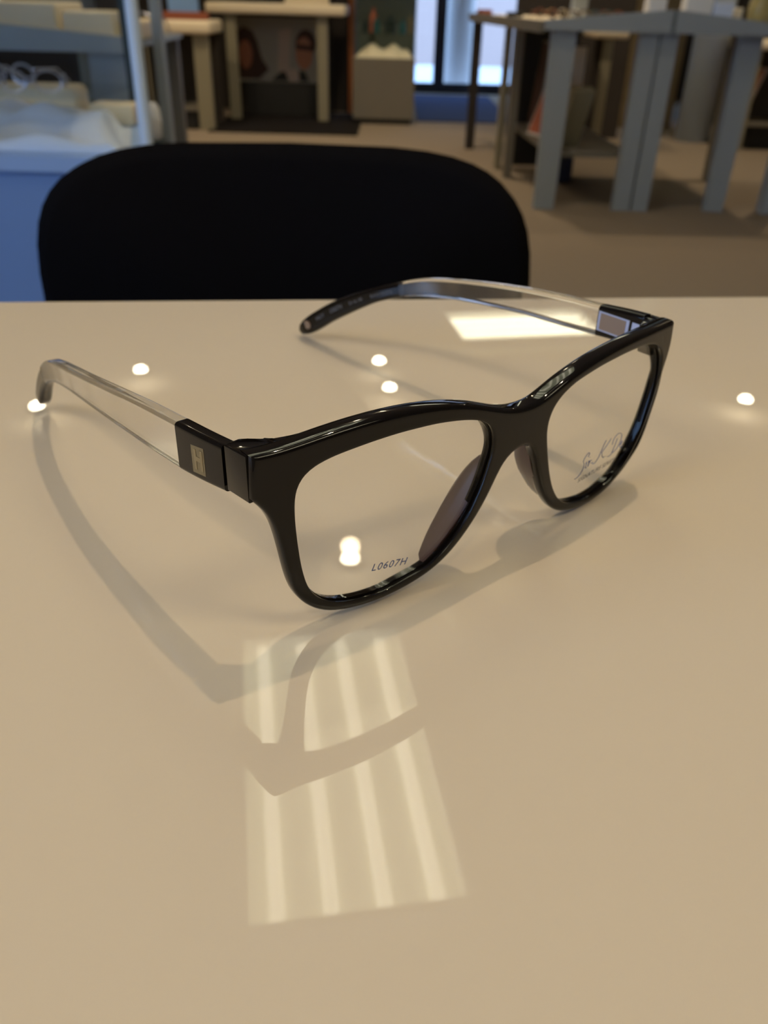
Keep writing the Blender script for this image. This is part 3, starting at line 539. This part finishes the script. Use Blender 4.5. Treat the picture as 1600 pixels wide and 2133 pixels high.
slant(gb, 'corner_strip', [(1.226, 4.272), (1.244, 4.272), (1.244, 4.30), (1.226, 4.30)], .775, .862, M_greydark)
slant(gb, 'tabletop', [(1.245, 4.30), (1.95, 4.30), (1.95, 5.3), (1.245, 5.3)], .790, .803, M_grey)
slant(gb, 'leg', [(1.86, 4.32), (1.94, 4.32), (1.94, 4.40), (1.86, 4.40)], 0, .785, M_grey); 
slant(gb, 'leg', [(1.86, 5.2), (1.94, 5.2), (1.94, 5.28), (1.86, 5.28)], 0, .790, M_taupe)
# books and cards on the lower shelf
def leaning(name, label, cat, x, y, z, wd, hg, th, ang, yaw, m, cover=None, group=None):
    t = thing(name, label, cat, (x, y, z), yaw, group)
    b = MB(); b.box(0, th, -wd / 2, wd / 2, 0, hg, min(th * .2, .004)); o = b.build('board', m, t); o.rotation_euler = (0, ang, 0)
    if cover:
        b = MB(); b.box(-.002, 0, -wd / 2 + .012, wd / 2 - .012, .012, hg - .012); o2 = b.build('printed_face', cover, t); o2.rotation_euler = (0, ang, 0)
    return t
leaning('display_card', 'white and terracotta card leaning on the lower shelf behind the front leg', 'card', .765, 4.9, .262, .18, .30, .012, math.radians(20), .35, M_white, M_terr, 'cards on the gondola shelf')
leaning('display_card', 'tall grey card standing at the back of the gondola shelf', 'card', .80, 5.30, .262, .2, .44, .02, math.radians(6), .1, M_taupe, M_hair, 'cards on the gondola shelf')
leaning('display_card', 'olive-grey book leaning right on the gondola shelf', 'book', .86, 4.58, .262, .12, .30, .05, math.radians(22), -1.2, M_creamleg, None, 'cards on the gondola shelf')
pb = thing('photo_card', 'cream photo card with a dark-haired portrait, standing behind the front leg', 'card', (.93, 5.08, .2625), .1)
b = MB(); b.box(-.06, .10, 0, .01, 0, .42); b.build('board', M_cream, pb)
b = MB(); b.lathe([(.001, -.002), (.05, -.001), (.05, .0)], 16); o = b.build('portrait_hair', M_hair, pb); o.rotation_euler = (PI / 2, 0, 0); o.location = (-.015, -.002, .27); o.scale = (1, 2.0, 1)
b = MB(); b.box(.87, 1.02, 5.0, 5.2, 0.0, .19, .004); o = tag(b.build('storage_box', M_navy), 'navy storage box on the floor under the gondola shelf', 'box')

# stock on the gondola tops: small display eyeglasses and blocks
def mini(name, x, y, z, rz, m, label, group, sc_=1.0):
    t = thing(name, label, 'eyeglasses', (x, y, z), rz, group); t.scale = (sc_,) * 3
    b = MB()
    for sx in (-1, 1): b.tube([(sx * .034 + .026 * math.cos(a), -.004 * 0, .024 + .019 * math.sin(a)) for a in [2 * PI * k / 14 for k in range(14)]], .0026, 5, True)
    b.tube([(-.01, 0, .03), (.01, 0, .03)], .0024, 5); b.build('frame', m, t, True)
    for sx in (-1, 1):
        b = MB(); b.tube([(sx * .060, 0, .034), (sx * .062, .09, .030), (sx * .060, .135, .003)], .0022, 5); b.build('temple', m, t, True)
    return t
def rgb(h): return h
rnd = random.Random(3)
mats = [M_blackbox, M_red, M_tan, M_gold, M_navy, M_white, M_teal]
names = ['black', 'russet', 'tan', 'gold', 'navy', 'white', 'teal']
for i in range(9):
    k = i % 7; x = .76 + .045 * i; y = 4.36 + (i * 5 % 9) * .17
    mini('display_eyeglasses', x, y, .808, rnd.uniform(-.5, .5), mats[k], '%s display frame, %s on the cream top of the receding table' % (names[k], ['first from the aisle', 'second from the aisle', 'third from the aisle', 'fourth from the aisle', 'fifth from the aisle', 'sixth from the aisle', 'seventh from the aisle', 'eighth from the aisle', 'last from the aisle'][i]), 'frames on the receding display table')
b = MB(); b.box(.515, .60, 6.1, 6.3, .8085, .835, .004); tag(b.build('eyeglass_case', M_red), 'russet case on the far end of the receding display table', 'case')
b = MB(); b.box(.62, .70, 5.35, 5.50, .8085, .832, .006); tag(b.build('eyeglass_case', M_blackbox), 'black case lying mid-way on the receding display table', 'case')
for i, (x, y, wd, hg, m, lb) in enumerate(((1.125, 4.33, .08, .10, M_white, 'white riser block left of the corner seam'), (1.09, 6.0, .09, .13, M_grey, 'grey riser block far back on the receding table'), (1.32, 4.42, .12, .12, M_white, 'white riser block right of the corner seam'), (1.45, 4.42, .09, .09, M_cloth, 'pale blue-white riser block in the middle of the right table'), (1.565, 4.45, .03, .07, M_cream, 'small cream riser block near the gold jar'))):
    b = MB(); b.box(x, x + wd, y, y + .09, .8035 if x > 1.24 else .8085, .81 + hg, .004); tag(b.build('riser_block', m), lb, 'block', 'riser blocks on the gondola')
b = MB(); b.lathe([(.035, 0), (.05, .02), (.055, .08), (.045, .13), (.022, .155), (.02, .18), (.026, .19)], 20, 1.66, 4.42, .8035); tag(b.build('glass_jar', M_yellow, None, True), 'round gold-patterned jar at the right end of the near display table', 'jar')

# left showcase: blue base cabinet, glass panes and corner post
sh = thing('showcase', 'blue base cabinet with glass showcase and pale corner post at the left', 'showcase', (0, 0, 0))
b = MB(); b.prism([(-1.75, 1.90), (-.522, 1.90), (-.70, 2.50), (-1.75, 2.50)], 0, .54); b.build('base_cabinet', M_bluecab, sh)
b = MB(); b.prism([(-1.76, 1.885), (-.512, 1.885), (-.69, 2.51), (-1.76, 2.51)], .54, .572); b.build('top_ledge', M_ledge, sh)
b = MB(); b.tube([(-.534, 1.907, .572), (-.534, 1.917, 1.02)], .0140, 12); b.build('corner_post', M_chrome, sh, True)
b = MB(); b.box(-.725, -.705, 2.47, 2.49, .572, 1.02); b.build('rear_post', M_green, sh)
b = MB(); b.box(-1.74, -.56, 1.905, 1.909, .573, 1.02); b.build('glass_pane', M_glass, sh)
b = MB(); b.prism([(-1.75, 1.89), (-.52, 1.89), (-.70, 2.49), (-1.75, 2.49)], 1.02, 1.03); b.build('top_frame', M_chrome, sh)
# folded white cloth in the showcase
nx, ny = 46, 16; V = []; F = []
for j in range(ny):
    for i in range(nx):
        u, v = i / (nx - 1), j / (ny - 1); x = -1.70 + (1.12 - .11 * v) * u; y = 1.935 + .40 * v
        z = .573 + .022 + .018 * v + .014 * math.sin(13 * u + 5 * v) + .011 * math.sin(31 * u - 9 * v + 1.3) + .016 * max(0, math.sin(9 * u + 11 * v)) ** 2
        if u > .97: z = .576
        V.append((x, y, z))
for j in range(ny - 1):
    for i in range(nx - 1): F.append((j * nx + i, j * nx + i + 1, (j + 1) * nx + i + 1, (j + 1) * nx + i))
n0 = len(V); V += [(x, y, .5725) for x, y, z in V]
for j in (0, ny - 1):
    for i in range(nx - 1): F.append((j * nx + i, j * nx + i + 1, n0 + j * nx + i + 1, n0 + j * nx + i))
for i in (0, nx - 1):
    for j in range(ny - 1): F.append((j * nx + i, (j + 1) * nx + i, n0 + (j + 1) * nx + i, n0 + j * nx + i))
tag(mesh_obj('white_cloth', V, F, M_cloth, None, True), 'crumpled white cloth lying in the left glass showcase', 'cloth')
b = MB(); b.box(-1.15, -.83, 2.37, 2.47, .573, .665, .02, 3); tag(b.build('display_pedestal', M_cream, None, True), 'low rounded cream pedestal behind the white cloth', 'pedestal')
b = MB(); b.box(-.81, -.69, 2.37, 2.46, .573, .625, .01, 2); tag(b.build('display_pedestal', M_cream, None, True), 'smaller cream block right of the rounded pedestal', 'pedestal')
b = MB(); b.lathe([(.012, 0), (.019, .01), (.022, .05), (.019, .085), (.008, .10)], 18, -.70, 2.60, .0); o = b.build('white_bottle', M_white, None, True); tag(o, 'white rounded bottle on a slim stand right of the corner post', 'bottle'); o.location = (0, 0, .509)
b = MB(); b.box(-.73, -.67, 2.57, 2.63, .495, .508); b.box(-.705, -.695, 2.595, 2.605, 0.01, .495); b.box(-.74, -.66, 2.56, 2.64, 0, .01); tag(b.build('slim_stand', M_green), 'slim dark stand under the white bottle', 'stand')
for i, (x, y, rz, m, nm) in enumerate(((-1.03, 2.00, .2, M_silver, 'silver'), (-.92, 2.18, -.2, M_silver, 'thin silver'), (-.80, 2.00, .3, M_silver, 'tilted silver'), (-1.22, 2.17, .1, M_darkmetal, 'dark'))):
    t = mini('display_eyeglasses', x, y, .679, rz, m, '%s display frame standing inside the left showcase, %s' % (nm, ['left of centre', 'near the middle', 'beside the corner post', 'at the far left']
[i]), 'frames in the left showcase', 1.1)
# glass shelf carrying them
b = MB(); b.box(-1.68, -.66, 1.98, 2.33, .672, .678); b.build('glass_shelf', M_glass, sh)
# left blue-grey display table behind
gl = thing('display_table', 'blue-grey display table behind the left showcase piled with cream trays', 'table', (0, 0, 0), 0, 'blue-grey display tables')
b = MB(); vs = b.box(-2.2, -.77, 2.68, 2.71, .725, .80)
for v in vs:
    if v.co.z > .76: v.co.z = .765 if v.co.x > -1.5 else .87
b.build('fascia', M_grey, gl)
slant(gl, 'tabletop', [(-2.2, 2.71), (-.77, 2.71), (-.80, 3.5), (-2.2, 3.5)], .735, .75, M_grey)
leg(gl, -.900, -.785, 2.71, 2.74, .735, M_grey, .02); leg(gl, -2.18, -2.07, 2.71, 2.74, .735, M_grey, .02); leg(gl, -.92, -.81, 3.44, 3.48, .735, M_taupe); leg(gl, -2.18, -2.07, 3.44, 3.48, .735, M_taupe)
slant(gl, 'inner_brace', [(-.955, 2.78), (-.925, 2.78), (-.925, 2.83), (-.955, 2.83)], 0, .735, M_creamleg)
slant(gl, 'back_panel', [(-2.15, 3.40), (-.92, 3.40), (-.92, 3.42), (-2.15, 3.42)], .0, .735, M_darkwall)
for i, (x, y, wd, hg) in enumerate(((-1.22, 2.78, .22, .095), (-.985, 2.78, .15, .075), (-.84, 2.84, .05, .05), (-1.47, 2.78, .22, .12))):
    b = MB(); b.box(x, x + wd, y, y + .25, .7505, .75 + hg, .008, 2); tag(b.build('display_tray', M_cream), ['wide cream tray left of centre on the rear-left table', 'square cream tray near the post on the rear-left table', 'tiny cream tray at the end of the rear-left table', 'tall cream tray at the far left of the rear-left table'][i], 'tray', 'trays on the rear-left table')
for i, x in enumerate((-.90, -1.10, -1.32, -1.54)):
    mini('display_eyeglasses', x, 3.12, .7505, .2 * i, M_tan if i % 2 else M_silver, ['silver display frame at the end of the rear-left table', 'tan display frame next to the end of the rear-left table', 'silver display frame behind the wide cream tray', 'tan display frame furthest left behind the trays'][i], 'frames on the rear-left table', 1.6)
# grey upright behind
b = MB(); b.box(-.752, -.724, 2.88, 2.93, 0, 1.2, .003); b.box(-.79, -.65, 2.84, 2.99, 0, .015); tag(b.build('grey_upright', M_grey), 'slim grey upright stand right of the corner post', 'stand')

# cream tables in the background
def cream_table(label, x0, x1, y0, y1, zt, th, lw, shelf, inn=.03, group='cream display tables'):
    t = thing('cream_table', label, 'table', (0, 0, 0), 0, group)
    b = MB(); b.box(x0, x1, y0, y1, zt - th, zt, .02, 3); b.build('tabletop', M_cream, t, True)
    for xa in (x0 + inn, x1 - inn - lw):
        b = MB(); b.box(xa, xa + lw, y0 + .05, y0 + .10, 0, zt - th); b.build('leg', M_creamleg, t)
    b = MB(); b.box(x0 + inn, x1 - inn, y1 - .06, y1 - .04, 0, zt - th); b.build('rear_panel', M_darkwall, t)
    if shelf: b = MB(); b.box(x0 + inn + lw, x1 - inn - lw, y0 + .06, y1 - .06, shelf - .02, shelf); b.build('lower_shelf', M_taupe, t)
    return t
cream_table('small cream-topped table right of the grey upright', -1.90, -1.335, 6.72, 7.22, .715, .085, .11, .15)
b = MB(); b.box(-1.68, -1.50, 6.80, 7.0, 0, .125, .004); tag(b.build('black_box', M_blackbox), 'black box on the floor under the small cream table', 'box', 'black boxes under the cream tables')
b = MB(); b.box(-1.66, -1.45, 6.9, 6.96, .7155, .92); tag(b.build('blue_card', M_blue), 'bright blue card standing on the small cream table', 'card')
b = MB(); b.box(-1.68, -1.36, 6.80, 6.86, .7155, .765, .005); tag(b.build('russet_box', M_red), 'low russet box at the front of the small cream table', 'box')
lt = cream_table('long cream-topped table with a poster of two faces beneath', -1.49, -.41, 7.36, 7.98, .815, .075, .082, None, .14)
b = MB(); b.box(-1.26, -.64, 7.70, 7.90, 0.0, .245, .004); tag(b.build('black_plinth', M_blackbox), 'wide black plinth under the poster of two faces', 'plinth')
ps = thing('poster', 'grey poster of a long-haired woman and a man in glasses under the long cream table', 'poster', (-1.0, 7.80, .2455))
b = MB(); b.box(-.36, .37, 0, .012, 0, .47); b.build('board', M_tile, ps)
def blob(name, pts, m, d):
    b = MB(); vs = [b.bm.verts.new((x, -d, z)) for x, z in pts]; vb = [b.bm.verts.new((x, .0, z)) for x, z in pts]; b.bm.faces.new(vs)
    for k in range(len(pts)): b.bm.faces.new((vs[k], vs[(k + 1) % len(pts)], vb[(k + 1) % len(pts)], vb[k]))
    return b.build(name, m, ps)
def ell(cx, cz, rx, rz, n=20): return [(cx + rx * math.cos(2 * PI * k / n), cz + rz * math.sin(2 * PI * k / n)) for k in range(n)]
blob('printed_hair', [(-.34, .02), (-.16, .02), (-.075, .09), (-.13, .17), (-.165, .30), (-.20, .37), (-.27, .40), (-.33, .37), (-.345, .25)], M_hair, .002)
blob('printed_face', ell(-.265, .20, .055, .105), M_skin, .004)
blob('printed_column', [(.0, .09), (.09, .03), (.12, .40), (.02, .38)], M_pink, .0015)
blob('printed_hair', ell(.24, .29, .085, .10), M_hair, .002); blob('printed_face', ell(.225, .215, .072, .12), M_skin2, .004)
blob('printed_sunglasses', [(.155, .245), (.30, .235), (.30, .275), (.155, .285)], M_hair, .006)
blob('printed_suit', [(-.06, .01), (.09, .01), (.06, .085), (.02, .075)], M_suit, .003); blob('printed_suit', [(.18, .01), (.26, .01), (.23, .085), (.18, .09)], M_suit, .003); blob('printed_shirt', [(.09, .01), (.18, .01), (.16, .10), (.10, .10)], M_pink, .003)
b = MB(); b.box(-1.40, -.28, 6.68, 8.0, 0, .012, .003); o = tag(b.build('floor_mat', M_mat), 'black mat under the long cream table', 'mat')
for oo in (lt,): pass
bpy.data.objects['black_plinth'].location.z = .0125; ps.location.z = .258; lt.location.z = .0125
b = MB(); b.box(-.415, -.36, 8.02, 8.1, 0, 1.3, .003); tag(b.build('orange_banner', M_orange), 'narrow orange banner standing behind the right end of the long cream table', 'banner')
b = MB(); b.box(-1.20, -.98, 7.5, 7.7, .828, .92, .01); tag(b.build('dark_box', M_blackbox), 'dark box on the middle of the long cream table', 'box')
b = MB(); b.box(-.90, -.55, 7.6, 7.64, .828, 1.05, .002); tag(b.build('cream_card', M_cream), 'large cream card standing on the long cream table', 'card')
# partition panels behind the tables
for x0, x1, y, z1, m, lb in ((-2.6, -.42, 8.20, 1.6, M_darkwall, 'wide dark partition behind the long cream table'), (.86, 1.72, 6.95, 1.2, M_darkwall, 'dark partition behind the receding display table'), (2.60, 4.2, 8.0, 1.5, M_darkwall, 'dark partition at the far right')):
    b = MB(); b.box(x0, x1, y, y + .06, 0, z1, .004); tag(b.build('partition', m), lb, 'partition', 'dark partitions')
b = MB(); b.box(1.80, 2.35, 7.70, 7.95, 0, 1.35, .006); tag(b.build('tan_cabinet', M_tan), 'tan wooden cabinet behind the white round column', 'cabinet')

# glass case on a taupe plinth
gc = thing('glass_case', 'square glass case of bottles on a taupe plinth by the entrance', 'showcase', (0, 0, 0))
b = MB(); b.box(-.35, .148, 7.40, 7.88, .04, .475, .004); b.build('plinth', M_taupe, gc)
b = MB(); b.box(-.33, .128, 7.42, 7.86, 0, .04); b.build('toe_kick', M_blackbox, gc)
for x0, x1, y0, y1 in ((-.35, .148, 7.40, 7.406), (-.35, -.344, 7.406, 7.874), (.142, .148, 7.406, 7.874), (-.35, .148, 7.874, 7.88)):
    b = MB(); b.box(x0, x1, y0, y1, .475, 1.25); b.build('glass_pane' if y0 < 7.8 else 'back_panel', M_glass if y0 < 7.8 else M_caseback, gc)
b = MB(); b.box(-.35, .148, 7.40, 7.88, 1.25, 1.27); b.build('lid', M_taupe, gc)
b = MB(); b.box(-.34, .138, 7.41, 7.87, .635, .643); b.build('glass_shelf', M_glass, gc)
nx = 20; V = []; F = []
for j in range(nx):
    for i in range(nx):
        u, v = i / (nx - 1), j / (nx - 1); e = min(u, v, 1 - u, 1 - v); V.append((-.33 + .455 * u, 7.42 + .43 * v, .478 + min(1, e * 9) * (.055 + .02 * math.sin(17 * u + 3) + .016 * math.sin(23 * v + 11 * u))))
for j in range(nx - 1):
    for i in range(nx - 1): F.append((j * nx + i, j * nx + i + 1, (j + 1) * nx + i + 1, (j + 1) * nx + i))
tag(mesh_obj('cream_cloth', V, F, M_cream, None, True), 'ruffled cream cloth on the floor of the glass case', 'cloth')
for i, (x, y, hg, r, m, nm) in enumerate(((-.26, 7.60, .09, .03, M_green, 'dark green bottle at the left in the glass case'), (-.17, 7.55, .11, .028, M_teal, 'teal bottle left of centre in the glass case'), (-.06, 7.60, .12, .045, M_green, 'wide dark green jar in the middle of the glass case'), (.04, 7.55, .10, .03, M_teal, 'teal bottle right of centre in the glass case'), (.10, 7.70, .13, .02, M_gold, 'thin gold bottle at the right in the glass case'), (-.20, 7.75, .17, .03, M_terr, 'terracotta bottle at the back of the glass case'))):
    b = MB(); b.lathe([(r, 0), (r, hg * .7), (r * .4, hg * .82), (r * .4, hg)], 14, x, y, .6435); tag(b.build('bottle', m, None, True), nm, 'bottle', 'bottles in the glass case')

# entrance area
b = MB(); b.box(.19, 1.0, 7.65, 9.9, 0, .01, .003); tag(b.build('entrance_mat', M_bluemat), 'dark blue mat inside the glass entrance', 'mat')
b = MB(); b.lathe([(.165, -.02), (.165, 2.999)], 40, .70, 10.75, 0); struct('trim_1', b, M_outcol); bpy.data.objects['trim_1'].data.shade_smooth()
b = MB(); b.lathe([(.125, 0), (.125, 2.999)], 40, 2.31, 6.97, 0); struct('trim_2', b, M_coolwhite); bpy.data.objects['trim_2'].data.shade_smooth()
# right background
cream_table('cream-topped table behind the corner of the display tables', 1.29, 1.52, 6.2, 6.6, .75, .06, .03, .10, .085)
cream_table('cream-topped table at the far right edge', 2.42, 3.2, 6.45, 6.95, .70, .06, .08, .18)
b = MB(); b.box(2.60, 2.86, 6.6, 6.85, .0, .155, .004); tag(b.build('black_box', M_blackbox), 'black box under the far right cream table', 'box', 'black boxes under the cream tables')
leaning('display_card', 'brown portrait card leaning under the far right cream table', 'card', 2.52, 6.7, .181, .2, .36, .012, math.radians(16), 0.0, M_pink, M_skin)
